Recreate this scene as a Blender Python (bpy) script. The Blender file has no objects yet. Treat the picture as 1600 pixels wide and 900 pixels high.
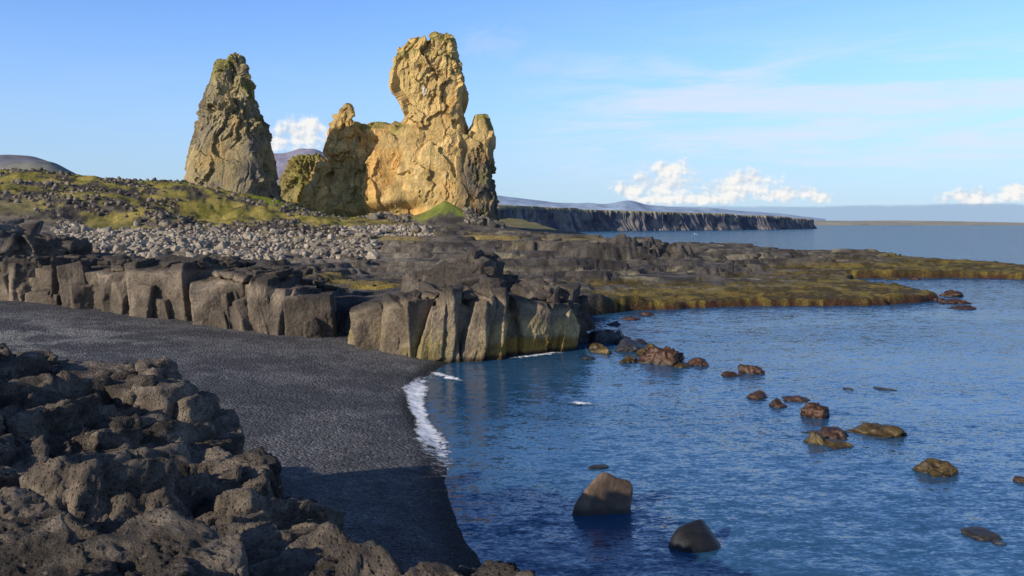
import bpy, bmesh, math, numpy as np
from mathutils import Vector, Matrix, Euler
rng = np.random.default_rng(7)
scene = bpy.context.scene
scene.view_settings.view_transform = 'Standard'
scene.view_settings.look = 'None'
scene.view_settings.exposure = 0
EYE = 10.0
def loc(b, d): return ((b-800)/1333.0*d, float(d))       # image pixel column + distance -> world X,Y
def zz(y, d): return EYE+(350-y)/1333.0*d                 # image pixel row + distance -> world Z
# ------------------------------------------------------------ noise
def hsh(ix, iy, iz, s=0):
    h = ((ix*73856093) ^ (iy*19349663) ^ (iz*83492791) ^ (s*97531+12345)) & 0xffffffff
    for _ in range(2):
        h = ((h ^ (h >> 16))*0x45d9f3b) & 0xffffffff
    h = h ^ (h >> 16)
    return h/4294967296.0
def vn(x, y, z, s=0):
    x=np.asarray(x,float); y=np.asarray(y,float); z=np.broadcast_to(np.asarray(z,float), x.shape)
    ix=np.floor(x).astype(np.int64); iy=np.floor(y).astype(np.int64); iz=np.floor(z).astype(np.int64)
    fx=x-ix; fy=y-iy; fz=z-iz
    fx=fx*fx*(3-2*fx); fy=fy*fy*(3-2*fy); fz=fz*fz*(3-2*fz)
    r=0
    for a in (0,1):
        wa = fx if a else 1-fx
        for b in (0,1):
            wb = fy if b else 1-fy
            r = r + wa*wb*(hsh(ix+a,iy+b,iz,s)*(1-fz)+hsh(ix+a,iy+b,iz+1,s)*fz)
    return r*2-1
def fbm(x, y, z=0.0, o=4, s=0, g=0.5):
    t=0; a=1; n=0; f=1.0
    for i in range(o):
        t=t+a*vn(np.asarray(x)*f+i*17.3, np.asarray(y)*f+i*5.1, np.asarray(z)*f+i*9.7, s+i); n+=a; a*=g; f*=2.03
    return t/n*1.6
def worley2(x, y, s=0):
    ix=np.floor(x).astype(np.int64); iy=np.floor(y).astype(np.int64)
    f1=np.full(x.shape,9.0); f2=np.full(x.shape,9.0); idv=np.zeros(x.shape); ddx=np.zeros(x.shape); ddy=np.zeros(x.shape)
    for a in (-1,0,1):
        for b in (-1,0,1):
            cx=ix+a; cy=iy+b
            dx=cx+hsh(cx,cy,0*cx,s)-x; dy=cy+hsh(cx,cy,0*cx,s+1)-y
            d=np.sqrt(dx*dx+dy*dy); m=d<f1
            f2=np.where(m,f1,np.minimum(f2,d)); f1=np.where(m,d,f1)
            idv=np.where(m,hsh(cx,cy,0*cx,s+2),idv); ddx=np.where(m,dx,ddx); ddy=np.where(m,dy,ddy)
    return f1,f2,idv,ddx,ddy
def worley3(x,y,z,s=0):
    ix=np.floor(x).astype(np.int64); iy=np.floor(y).astype(np.int64); iz=np.floor(z).astype(np.int64)
    f1=np.full(x.shape,9.0); f2=np.full(x.shape,9.0); idv=np.zeros(x.shape); dd=[np.zeros(x.shape) for _ in range(3)]
    for a in (-1,0,1):
        for b in (-1,0,1):
            for c in (-1,0,1):
                cx=ix+a; cy=iy+b; cz=iz+c
                dx=cx+hsh(cx,cy,cz,s)-x; dy=cy+hsh(cx,cy,cz,s+1)-y; dz=cz+hsh(cx,cy,cz,s+3)-z
                d=np.sqrt(dx*dx+dy*dy+dz*dz); m=d<f1
                f2=np.where(m,f1,np.minimum(f2,d)); f1=np.where(m,d,f1)
                idv=np.where(m,hsh(cx,cy,cz,s+2),idv)
                for k,q in enumerate((dx,dy,dz)): dd[k]=np.where(m,q,dd[k])
    return f1,f2,idv,dd
def facet(f):
    """random tilted plane per cell"""
    f1,f2,idv,dd=f; h=(idv*1e6).astype(np.int64); o=0
    for k in range(3): o=o+dd[k]*(hsh(h,h*0+k,h*0,77)-.5)*2
    return o
def sst(a,b,x):
    t=np.clip((x-a)/(b-a),0,1); return t*t*(3-2*t)
def mixc(c0, c1, m):
    m=np.asarray(m)[...,None]; return np.asarray(c0)*(1-m)+np.asarray(c1)*m
def sdist(poly, x, y):
    P=np.array(poly,float); d=np.full(x.shape,1e18); ins=np.zeros(x.shape,bool)
    for i in range(len(P)):
        ax,ay=P[i]; bx,by=P[(i+1)%len(P)]
        ex,ey=bx-ax,by-ay; t=np.clip(((x-ax)*ex+(y-ay)*ey)/(ex*ex+ey*ey),0,1)
        d=np.minimum(d,(x-ax-t*ex)**2+(y-ay-t*ey)**2)
        if ay!=by:
            c=((ay>y)!=(by>y))&(x<(bx-ax)*(y-ay)/(by-ay)+ax); ins^=c
    d=np.sqrt(d); return np.where(ins,d,-d)
class RBF:
    def __init__(s, pts):
        s.p=np.array(pts,float); n=len(s.p)
        A=np.zeros((n+1,n+1)); A[:n,:n]=np.hypot(s.p[:,None,0]-s.p[None,:,0], s.p[:,None,1]-s.p[None,:,1]); A[:n,n]=1; A[n,:n]=1
        A[:n,:n]-=np.eye(n)*0.5
        s.w=np.linalg.solve(A,np.append(s.p[:,2],0))
    def __call__(s,x,y):
        r=np.full(x.shape,s.w[-1])
        for i,(a,b,c) in enumerate(s.p): r=r+s.w[i]*np.hypot(x-a,y-b)
        return r
# ------------------------------------------------------------ mesh helpers
def mkmesh(name, V, F, col=None, mat=None, smooth=True):
    me=bpy.data.meshes.new(name); V=np.asarray(V,np.float32); F=np.asarray(F,np.int32)
    k=F.shape[1]; me.vertices.add(len(V)); me.vertices.foreach_set('co',V.ravel())
    me.loops.add(F.size); me.loops.foreach_set('vertex_index',F.ravel())
    me.polygons.add(len(F)); me.polygons.foreach_set('loop_start',np.arange(0,F.size,k,dtype=np.int32))
    me.polygons.foreach_set('use_smooth',np.full(len(F),smooth))
    me.update(calc_edges=True)
    if col is not None:
        a=me.color_attributes.new('Col','FLOAT_COLOR','POINT')
        c=np.ones((len(V),4),np.float32); c[:,:3]=np.clip(col,0.003,1); a.data.foreach_set('color',c.ravel())
    if mat: me.materials.append(mat)
    return me
def mkobj(name, me, label=None, cat=None, kind=None, group=None, at=(0,0,0)):
    o=bpy.data.objects.new(name,me); scene.collection.objects.link(o); o.location=at
    if label: o['label']=label
    if cat: o['category']=cat
    if kind: o['kind']=kind
    if group: o['group']=group
    return o
def gridF(n,m,closed=False):
    i=np.arange(n-1)[:,None]; j=np.arange(m if closed else m-1)[None,:]; j2=(j+1)%m
    return np.stack([i*m+j, i*m+j2, (i+1)*m+j2, (i+1)*m+j],-1).reshape(-1,4)
ICO={}
def ico(n):
    if n not in ICO:
        bm=bmesh.new(); bmesh.ops.create_icosphere(bm,subdivisions=n,radius=1)
        V=np.array([v.co[:] for v in bm.verts]); V/=np.linalg.norm(V,axis=1)[:,None]
        F=np.array([[v.index for v in f.verts] for f in bm.faces]); bm.free(); ICO[n]=(V,F)
    return ICO[n]
def rot(rx,ry,rz): return np.array(Euler((rx,ry,rz)).to_matrix())
def rock(n, size, boxy=0.7, p=18, rough=0.06, R=None, centre=(0,0,0), freq=1.0, extra=6, hf=0.0):
    """plane-cut rock: bevelled polyhedron + noise"""
    D,F=ico(n); ns=[]; ds=[]
    for ax in range(3):
        for sg in (-1,1):
            v=np.zeros(3); v[ax]=sg; v+=rng.normal(0,0.22*(1.3-boxy),3); ns.append(v/np.linalg.norm(v)); ds.append(rng.uniform(.85,1))
    for _ in range(extra):
        v=rng.normal(0,1,3); ns.append(v/np.linalg.norm(v)); ds.append(rng.uniform(0.85,1.1)+0.25*boxy)
    ns=np.array(ns); ds=np.array(ds)
    q=np.maximum(D@ns.T,0)/ds
    mx=q.max(1); r=1.0/(mx*((q/mx[:,None])**p).sum(1)**(1.0/p))
    V=D*r[:,None]*np.asarray(size)
    off=rng.uniform(0,500,3); W=V*freq+off; s=float(np.mean(size))
    d=fbm(W[:,0]/s*1.3,W[:,1]/s*1.3,W[:,2]/s*1.3,3)*rough*s*1.3
    d+=-np.abs(fbm(W[:,0]/s*3.5,W[:,1]/s*3.5,W[:,2]/s*3.5,3,5))*rough*s*0.9
    if hf: d+=-np.abs(fbm(W[:,0]*4.5,W[:,1]*4.5,W[:,2]*4.5,4,15,.75))*hf*2.2
    V=V+D*d[:,None]
    if R is not None: V=V@R.T
    return V+np.asarray(centre), F
def join(parts):
    Vs=[];Fs=[];n=0
    for V,F in parts: Vs.append(V);Fs.append(F+n);n+=len(V)
    return np.concatenate(Vs),np.concatenate(Fs)
# ------------------------------------------------------------ materials
class NT:
    def __init__(s,t): s.t=t
    def n(s,ty,**k):
        nd=s.t.nodes.new(ty)
        ins=k.pop('ins',{})
        for a,b in k.items(): setattr(nd,a,b)
        for a,b in ins.items():
            if isinstance(b,bpy.types.NodeSocket): s.t.links.new(b,nd.inputs[a])
            else: nd.inputs[a].default_value=b
        return nd
    def m(s,op,a,b=0.0,c=0.0,clamp=False):
        return s.n('ShaderNodeMath',operation=op,use_clamp=clamp,ins={0:a,1:b,2:c}).outputs[0]
    def rng(s,v,a,b,c=0.0,d=1.0,smooth=False):
        nd=s.n('ShaderNodeMapRange',interpolation_type='SMOOTHSTEP' if smooth else 'LINEAR',ins={0:v,1:a,2:b,3:c,4:d}); return nd.outputs[0]
    def mix(s,f,a,b,bt='MIX'):
        nd=s.t.nodes.new('ShaderNodeMix'); nd.data_type='RGBA'; nd.blend_type=bt
        for i,v in ((0,f),(6,a),(7,b)):
            if isinstance(v,bpy.types.NodeSocket): s.t.links.new(v,nd.inputs[i])
            else: nd.inputs[i].default_value = v if i==0 or len(v)==4 else (*v,1)
        return nd.outputs[2]
def colmat(name, s1=2.0, s2=12.0, var=0.5, bump=0.5, dist=0.1, rough=0.9, vor=None, spec=0.3, speck=None, pits=None):
    mt=bpy.data.materials.new(name); mt.use_nodes=True; t=NT(mt.node_tree)
    b=mt.node_tree.nodes['Principled BSDF']
    tc=t.n('ShaderNodeTexCoord').outputs['Object']
    at=t.n('ShaderNodeAttribute',attribute_name='Col').outputs['Color']
    n1=t.n('ShaderNodeTexNoise',ins={'Vector':tc,'Scale':s1,'Detail':6.0,'Roughness':0.6}).outputs['Fac']
    n2=t.n('ShaderNodeTexNoise',ins={'Vector':tc,'Scale':s2,'Detail':8.0,'Roughness':0.7}).outputs['Fac']
    f=t.m('MULTIPLY',t.rng(n1,.3,.7,1-var,1+var),t.rng(n2,.3,.7,1-var,1+var))
    h=t.m('ADD',t.m('MULTIPLY',n1,1.2),n2)
    if vor:
        for sc,lo_,hi_ in ((vor,.68,1.32),(vor*2.3,.55,1.45)):
            v=t.n('ShaderNodeTexVoronoi',ins={'Vector':tc,'Scale':sc})
            hv=t.n('ShaderNodeSeparateColor',ins={0:v.outputs['Color']}).outputs[0]
            f=t.m('MULTIPLY',f,t.rng(hv,0,1,lo_,hi_))
            h=t.m('SUBTRACT',h,t.m('MULTIPLY',v.outputs['Distance'],1.5*vor/sc))
    if pits:
        v=t.n('ShaderNodeTexVoronoi',ins={'Vector':tc,'Scale':pits})
        pm=t.rng(v.outputs['Distance'],.12,.38,0,1,True)
        f=t.m('MULTIPLY',f,t.rng(pm,0,1,.65,1.08)); h=t.m('ADD',h,t.m('MULTIPLY',pm,.25))
    cb=t.n('ShaderNodeCombineXYZ',ins={0:f,1:f,2:f}).outputs[0]
    c=t.mix(1.0,at,cb,'MULTIPLY')
    if speck:
        v=t.n('ShaderNodeTexNoise',ins={'Vector':tc,'Scale':speck[0],'Detail':3.0}).outputs['Fac']
        c=t.mix(t.rng(v,.66,.74,0,.75),c,speck[1])
    mt.node_tree.links.new(c,b.inputs['Base Color'])
    b.inputs['Roughness'].default_value=rough
    b.inputs['Specular IOR Level'].default_value=spec
    bp=t.n('ShaderNodeBump',ins={'Strength':bump,'Distance':dist,'Height':h})
    mt.node_tree.links.new(bp.outputs[0],b.inputs['Normal'])
    return mt
M_ground=colmat('ground_rock',0.8,5.0,.25,.8,.13,vor=7.0)
M_fg=colmat('black_lava_rock',2.2,9.0,.35,1.0,.17,speck=(9.0,(.42,.37,.30)),pits=16.0)
M_cliff=colmat('basalt',0.6,4.5,.38,.9,.24)
M_stack=colmat('tuff',0.30,1.4,.20,.9,.9)
M_bould=colmat('grey_boulder',0.8,5.0,.3,.5,.1)
M_wet=colmat('wet_rock',1.5,9.0,.45,.6,.06,rough=.5,spec=.45)
M_smooth=colmat('smooth_wet_boulder',1.2,7.0,.3,.4,.03,rough=.5,spec=.4)
M_far=colmat('far_land',0.008,0.06,.25,.3,2.0)
M_head=colmat('headland_rock',0.02,0.12,.35,.6,3.0)
# ------------------------------------------------------------ terrain
land=[(-400,86),(-100,86),(-48,83),(-26.5,74.5),(-17.8,71.5),(-11.5,68),(-7.4,66),(-4.6,65),(-1.9,66),(1,69),(4,71.5),(5.5,76),(6.5,84),
 (7.2,89),(12,97),(22,103),(35,104),(48,105),(56,112),(58,118),(60,128),(56,140),(62,156),(78,160),(93,155),(112,153),(150,160),(170,180),(150,200),
 (112,186),(104,205),(106,235),(98,256),(60,262),(46,264),(34,300),(22,500),(5,900),(-40,1300),(-200,3500),(-4000,3500),(-4000,86)]
shore=[(14,-12),(8,0),(4,8),(1.5,14),(0,20),(-1,24.7),(-2.3,31),(-3.6,38),(-5.5,47.6),(-6,55.5),(-4.7,60.6),(-3,66),(-3,120),(-260,120),(-260,-12)]
fgp=[(-60,26),(-30,25.5),(-20,24.4),(-14,21.4),(-10.5,20.8),(-8.6,20.3),(-7,18.6),(-5,15.8),(-3.3,15.2),(-3.0,13.2),(-2.6,11.2),(-1.7,9.6),(0.6,7.9),(3,5.2),(7,2),(10,-10),(-60,-10)]
cp=[]
def C(*a):
    for b,d,z in a: cp.append((*loc(b,d),z))
C((-400,86,7),(-200,86,6.6),(0,86,6.0),(150,82,6.1),(300,78,6.1),(370,76,5.8),(430,74,4.6),(500,72,2.4),(540,72,2.6),(640,70,3.6),(700,69,4.4),(760,70,4.3),(860,74,3.0),(895,79,2.0))
C((0,110,6.4),(200,112,6.2),(400,100,4.2),(500,90,2.8),(600,90,2.8),(600,130,3.8),(450,125,4.5),(740,82,5.0),(790,84,3.8),(850,84,3.0))
C((700,150,5.3),(800,130,3.8),(900,125,2.7),(850,105,2.2),(900,106,1.3),(1000,112,1.2),(1200,110,1.1),(1400,112,.9),(1000,135,2.2),(1200,140,2.0),(1300,140,1.4),(1100,180,3.0),(1250,200,2.9),(1300,170,1.8),(1450,166,1.3),(1600,168,1.3),(1600,178,1.4),(1330,245,2.2),(1150,250,3.4),(1050,252,3.6),(950,250,4.2))
C((500,150,6),(300,140,6.9),(100,130,7.2),(600,200,7.6),(300,215,9.0),(150,175,8.8),(500,250,9.4),(700,230,7.4))
C((560,308,11),(760,310,10),(810,350,8),(850,500,8),(820,900,14),(695,299,19),(662,298,13.5),(718,300,15.5),(690,284,10.5),(640,290,10.5),(860,300,5.5))
C((-200,230,26),(0,235,22.5),(80,238,21.5),(150,240,21.5),(230,262,21.5),(280,275,24.5),(330,280,21),(430,285,18.5),(470,290,17),(500,295,15),(530,295,12.5),(0,178,12),(100,190,14),(200,200,14.5),(350,215,12),(480,222,10.3),(250,230,19),(380,240,16))
C((0,400,26),(200,450,25),(400,420,20),(500,400,15),(700,600,12),(0,1000,34),(400,1000,25),(-2000,1000,60),(0,2500,60),(400,2500,55),(700,2500,40),(-800,300,26),(-800,120,14))
rb=RBF(cp)
fgpts=[(-12.6,21,7.15),(-8.4,19.8,6.6),(-6.8,17.5,5.9),(-4.6,14.8,5.8),(-3.3,14.8,5.3),(-2.9,12.6,4.7),(-3.5,9.3,6.3),(-5.5,7.5,6.9),(-1.9,9.4,5.5),(-0.6,7.4,6.75),(.4,7.3,6.8),(-9,12,6.9),(-25,18,6.8),(-20,24,6.4),(-16,22.5,6.8),(-50,22,6.5),(0,0,7.6),(5,0,6.5),(-15,0,7.5),(-8,16,6.4),(-40,0,7)]
rbf_fg=RBF(fgpts)
high=[(-30,185),(-14,168),(0,160),(9,151),(20,148),(26,152),(32,172),(33,190),(18,205),(-6,222),(-20,270),(-60,270),(-60,210)]
mid=[(-16,140),(2,132),(10,128),(22,136),(34,142),(44,160),(60,190),(72,235),(60,250),(30,245),(-30,250),(-30,160)]
def ground(x,y,want=False):
    zp=rb(x,y)
    n6=fbm(x/7.,y/7.,0,4,11)
    sd=sdist(land,x,y); rightw=sst(80,98,y)*sst(-30,10,x)
    sdw=sd+n6*(0.15+2.0*rightw)
    f1,f2,idv,dx,dy=worley2(x/2.6+n6*.25,y/2.0,3)
    blk=(idv-.5)*1.1+(dx*(idv-.5)+dy*(hsh(np.floor(idv*9999).astype(np.int64),0,0,4)-.5))*1.2-np.exp(-((f2-f1)/.1)**2)*.4
    g1,g2,idw,ex,ey=worley2(x/9.3+n6*.3,y/5.1,23)
    sh=sdist(high,x,y)+n6*3.2+(idw-.5)*7; sm=sdist(mid,x,y)+n6*3+(idw-.5)*8
    near=sst(700,200,y)
    zr=zp+sst(-.3,1.2,sm)*.7*near
    zr=np.where(sh>-.6, np.maximum(zr, zr+(7.2+.4*(idw-.5)-zr)*(.55*sst(-.6,.5,sh)+.45*sst(2.5,3.3,sh))),zr)
    mound=sst(170,195,y+fbm(x/30,y/30,0,2,8)*8)*sst(-28,-52,x)
    alg=rightw*sst(2.0,1.5,zr)
    lay=sst(82,90,y)*sst(300,260,y)*(1-mound)*sst(-60,-35,x)*(1-alg*.8)
    q=(zr+fbm(x/16,y/6,0,3,61)*1.2)/.75; fr=q-np.floor(q)
    zr=zr*(1-lay)+lay*(np.floor(q)+sst(.85,1,fr)+.06*fr)*.75
    ampb=(.22*(1-mound)+.34*mound)*(1-alg*.85)*near
    zr=zr+blk*ampb*0.8+(idw-.5)*.4*ampb+fbm(x/1.6,y/1.6,0,3,31)*(.08+.20*alg+.16*mound)*near+mound*(fbm(x/22,y/22,0,4,41)*2.9)+(1-near)*fbm(x/60,y/60,0,4,5)*3
    e=sst(-.5,.6+.5*rightw,sdw)
    zr=-2.0+(zr+2.0)*e
    s=sdist(shore,x,y)+fbm(x/9,y/9,0,2,77)*.35
    zb=np.where(s>0,.062*s+.35*(1-np.exp(-s/2.0)),.16*s); zb=np.maximum(zb,-2.4)+fbm(x/2.5,y/2.5,0,3,6)*.04
    zb=np.where(x>12,-2.4,zb)
    sf=sdist(fgp,x,y)+fbm(x/1.2,y/1.2,0,2,66)*.25
    zf=-2.4+(rbf_fg(x,y)-.75+2.4)*sst(-1.3,.1,sf)
    z=np.maximum(np.maximum(zr,zb),zf)
    if not want: return z
    # colours
    fn=fbm(x/3.,y/3.,0,4,51); fl=fbm(x/12.,y/12.,0,3,52); fs=fbm(x/.6,y/.6,0,2,53)
    col=mixc((.046,.041,.038),(.112,.097,.084),sst(-.3,.5,fn+fs*.3))
    col=mixc(col,np.array([.17,.148,.122]),.6*sst(.6,.9,idv))
    pale=sst(.2,.5,fbm(x/9,y/2.2,0,4,55))*sst(100,118,y)*sst(330,270,y)*sst(-15,0,x)*(1-sst(-3,0,sh)*sst(6,3,sh))
    col=mixc(col,(.37,.32,.21),pale*.65)
    yg=sst(.15,.5,fbm(x/8,y/4,0,3,58))
    col=mixc(col,(.26,.19,.04),yg*sst(88,96,y)*sst(6,-2,x)*sst(-30,-20,x)*sst(118,108,y)*.9)
    bf=sst(112,124,y+fl*5)*sst(-0.08,-.14,x/np.maximum(y,1)+fl*.02)*(1-mound)
    col=mixc(col,mixc((.15,.125,.095),(.31,.265,.205),sst(-.5,.5,fs+fn)),bf*.9)
    yb=sst(.0,.35,fl)*sst(150,175,y)*sst(340,300,y)*sst(-70,-40,x)*sst(40,0,x)
    col=mixc(col,(.32,.24,.075),yb*.8*(1-alg))
    gr=sst(-.13,.2,fl+fn*.7+.25*fs)
    mc=mixc(mixc((.065,.054,.044),(.18,.15,.12),sst(-.4,.4,fs+fn)),mixc((.20,.18,.03),(.40,.32,.08),sst(-.4,.5,fn)),gr)
    col=mixc(col,mc,mound)
    far=sst(330,420,y); col=mixc(col,mixc((.16,.15,.05),(.23,.18,.08),sst(-.4,.4,fl)),far)
    gp=np.exp(-(((x-loc(692,299)[0])/11)**2+((y-298)/11)**2)); col=mixc(col,mixc((.17,.21,.045),(.22,.26,.045),sst(-.3,.3,fn)),sst(.3,.6,gp+fn*.35))
    gs=np.exp(-(((x-loc(283,266)[0])/13)**2+((y-262)/20)**2)); col=mixc(col,(.25,.29,.035),sst(.3,.6,gs+fn*.35))
    gs=np.exp(-(((x-loc(475,280)[0])/17)**2+((y-278)/24)**2)); col=mixc(col,(.23,.26,.035),sst(.3,.6,gs+fn*.3))
    ac=mixc((.070,.052,.014),(.215,.160,.032),sst(-.4,.5,fn+.6*fs))
    ac=mixc(ac,(.055,.02,.013),sst(.95,.45,z+fs*.2))
    farstrip=sst(150,156,y)*sst(50,66,x)
    am=rightw*np.clip(sst(1.8,1.35,z+fn*.45)+farstrip*sst(2.6,2.0,z+fn*.3),0,1)
    col=mixc(col,ac,am)
    bb=((zb>=zr-.02)&(zb>=zf)).astype(float)
    bc=mixc((.075,.075,.083),(.128,.127,.133),sst(-.5,.5,fs*.4+fn))
    bc=mixc(bc,(.24,.23,.215),sst(-.1,.4,fn+fs*.6)*sst(-22,-32,x+fl*4)*sst(72,60,y)*.75)
    bc=mixc(bc,(.024,.024,.028),sst(1.4,.3,s))
    col=mixc(col,bc,bb)
    col=mixc(col,mixc((.04,.036,.033),(.08,.07,.06),sst(-.4,.4,fs)),((zf>zb)&(zf>zr)).astype(float))
    return z,col
A=np.radians(np.linspace(-56,50,1050)); Rr=np.exp(np.linspace(math.log(2.5),math.log(3400),1150))
rr,aa=np.meshgrid(Rr,A,indexing='ij'); gx=(rr*np.sin(aa)).ravel(); gy=(rr*np.cos(aa)).ravel()
gz,gc=ground(gx,gy,True)
me=mkmesh('ground',np.stack([gx,gy,gz],1),gridF(len(Rr),len(A)),gc,M_ground)
g=mkobj('ground',me,'black pebble beach and rough lava shore terrain','ground','structure')
# ------------------------------------------------------------ sea
mt=bpy.data.materials.new('sea_water'); mt.use_nodes=True; t=NT(mt.node_tree)
mt.node_tree.nodes.remove(mt.node_tree.nodes['Principled BSDF'])
tc=t.n('ShaderNodeTexCoord').outputs['Object']
def wn(sx,sy,r,sc,det,ro=.55,dist=0.0,out='Fac'):
    mp=t.n('ShaderNodeMapping',ins={'Vector':tc,'Rotation':(0,0,r),'Scale':(sx,sy,1)}).outputs[0]
    return t.n('ShaderNodeTexNoise',ins={'Vector':mp,'Scale':sc,'Detail':det,'Roughness':ro,'Distortion':dist}).outputs[out]
def vmw(op,a,b=None,c=None):
    ins={0:a}
    if b is not None: ins[1]=b
    if c is not None: ins[2]=c
    return t.n('ShaderNodeVectorMath',operation=op,ins=ins).outputs[0]
gust=t.rng(wn(.03,.09,.2,1.0,4.0),.3,.7,.40,1.15)
def slope(v,ax,ay): return vmw('MULTIPLY_ADD',v,(ax,ay,0),(-ax/2,-ay/2,0))
q1=slope(wn(1,2.2,.35,.6,3.0,.6,0,'Color'),.28,.44)
q2=slope(wn(1,2.2,-.2,2.1,3.0,.6,.4,'Color'),.36,.62)
q3=slope(wn(1,2.0,.1,6.5,2.0,.6,.3,'Color'),.36,.55)
sl=vmw('ADD',vmw('ADD',q1,q2),q3); sl=vmw('MULTIPLY',sl,t.n('ShaderNodeCombineXYZ',ins={0:gust,1:gust,2:0.0}).outputs[0])
nrm=vmw('NORMALIZE',vmw('ADD',sl,(0,0,1)))
big=wn(.02,.07,.2,1.0,4.0)
c=t.mix(t.rng(big,.35,.65),(.018,.072,.150),(.027,.100,.200))
df=t.n('ShaderNodeBsdfDiffuse',ins={'Color':c,'Normal':nrm}).outputs[0]
gl=t.n('ShaderNodeBsdfGlossy',ins={'Color':(1,1,1,1),'Roughness':.08,'Normal':nrm}).outputs[0]
fr=t.n('ShaderNodeFresnel',ins={'IOR':1.33,'Normal':nrm}).outputs[0]
fac=t.m('MINIMUM',fr,.31)
ms=t.n('ShaderNodeMixShader',ins={0:fac,1:df,2:gl}).outputs[0]
mt.node_tree.links.new(ms,mt.node_tree.nodes['Material Output'].inputs[0])
S=60000.; me=mkmesh('sea_water',[(-S,-200,0),(S,-200,0),(S,S,0),(-S,S,0)],[(0,1,2,3)],mat=mt,smooth=False)
mkobj('sea_water',me,'deep blue rippled sea water','sea','structure')
# foam
mf=bpy.data.materials.new('foam'); mf.use_nodes=True; t=NT(mf.node_tree); b=mf.node_tree.nodes['Principled BSDF']
b.inputs['Base Color'].default_value=(.85,.87,.9,1); b.inputs['Roughness'].default_value=.7
tc=t.n('ShaderNodeTexCoord').outputs['Object']; at=t.n('ShaderNodeAttribute',attribute_name='Col').outputs['Color']
nz=t.n('ShaderNodeTexNoise',ins={'Vector':tc,'Scale':1.6,'Detail':10.0,'Roughness':.8,'Distortion':1.5}).outputs['Fac']
dn=t.m('ADD',t.m('MULTIPLY',t.m('SUBTRACT',nz,.5),2.6),t.m('SUBTRACT',t.n('ShaderNodeSeparateColor',ins={0:at}).outputs[0],.5))
mt_=t.rng(dn,-.1,.35,0,1,True); mf.node_tree.links.new(mt_,b.inputs['Alpha'])
def foam(name,pts,w,label,strength):
    P=np.array(pts,float); seg=np.linalg.norm(np.diff(P,axis=0),axis=1); cs=np.insert(np.cumsum(seg),0,0); n=160; u=np.linspace(0,cs[-1],n)
    X=np.interp(u,cs,P[:,0]); Y=np.interp(u,cs,P[:,1]); k=np.hanning(9);k/=k.sum()
    for q in range(2):
        X[6:-6]=np.convolve(X,k,'same')[6:-6]; Y[6:-6]=np.convolve(Y,k,'same')[6:-6]
    tx=np.gradient(X);ty=np.gradient(Y);l=np.hypot(tx,ty);nx=ty/l;ny=-tx/l
    m=24; v=np.linspace(-1,1,m); W=w*(1+.35*fbm(u/2.5,u*0,0,3,9))
    VX=X[:,None]+nx[:,None]*v*W[:,None]; VY=Y[:,None]+ny[:,None]*v*W[:,None]
    uu=u/cs[-1]; cov=(1-np.abs(v)**2)[None,:]*np.clip(np.minimum(uu*3.0,(1-uu)*4),0,1)[:,None]*strength
    zg=ground(VX.ravel(),VY.ravel()); Z=np.maximum(zg+.03,.03)+.05*np.clip(cov.ravel(),0,1)*(1+fbm(VX.ravel()*2,VY.ravel()*2,0,3))
    me=mkmesh(name,np.stack([VX.ravel(),VY.ravel(),Z],1),gridF(n,m),np.repeat(cov.ravel()[:,None],3,1),mf)
    o=mkobj(name,me,label,'sea foam','stuff'); return o
foam('surf_foam',[(-2.5,31.5),(-3.1,36),(-4.1,41),(-5.2,46.5),(-5.8,51),(-5.8,55),(-5.1,58.5)],.85,'white surf foam lapping on black pebble beach',.95)
foam('surf_foam',[(-5.8,58.2),(-5.0,56.8),(-4.0,55.2),(-2.7,53.8)],.5,'thin white foam streak on water beside the beach',.8)
foam('surf_foam',[(-.9,62.8),(1.0,64.2),(2.8,65.6),(4.4,67.0)],.6,'white foam at the foot of the basalt cliff',.8)
foam('surf_foam',[(3.2,48.0),(3.8,47.4),(4.6,47.1)],.35,'small white splash over a submerged rock',.75)
# ------------------------------------------------------------ foreground outcrop
parts=[]; sp=.66; cand=[]
for iy,yy in enumerate(np.arange(3.0,27,sp)):
    for xx in np.arange(-25,8,sp):
        cand.append((xx+(iy%2)*sp*.5+rng.uniform(-.22,.22),yy+rng.uniform(-.22,.22)))
cand=np.array(cand); S_=sdist(fgp,cand[:,0],cand[:,1]); H_=rbf_fg(cand[:,0],cand[:,1])
cw=worley2(cand[:,0]/2.4,cand[:,1]/2.1,40); N_=fbm(cand[:,0]/1.5,cand[:,1]/1.5,0,2,5)
for i,(x,y) in enumerate(cand):
    if S_[i]<.05 or math.hypot(x,y)<3.2: continue
    vis=abs(x)/max(y,.1)<.68 and y>5.5
    if not vis and rng.random()<.45: continue
    big=rng.random()<.18 and S_[i]>.5; sz=rng.uniform(.66,.92) if big else rng.uniform(.42,.64)
    size=(sz*rng.uniform(.85,1.2),sz*rng.uniform(.8,1.1),sz*rng.uniform(.9,1.3))
    step=(cw[2][i]-.5)*.95; tilt=(cw[2][i]*7.3%1-.5)*.35*cw[3][i]*2
    top=H_[i]+step+tilt+rng.normal(0,.09)+N_[i]*.12-(0.05 if big else 0)
    yawc=.35+(cw[2][i]*13.7%1)*.8
    R=rot(rng.normal(0,.10)+(cw[2][i]*5.1%1-.5)*.4,rng.normal(0,.10)+(cw[2][i]*9.1%1-.5)*.4,yawc+rng.normal(0,.12))
    dd=math.hypot(x,y); lv=(6 if dd<12 else 5) if (vis and dd<18) else (4 if vis else 3)
    parts.append(rock(lv,size,boxy=.85,p=140,rough=.05,R=R,centre=(x,y,top-size[2]*.8),extra=7,hf=.042 if lv>3 else 0))
P=np.array(fgp[1:15]); 
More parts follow.
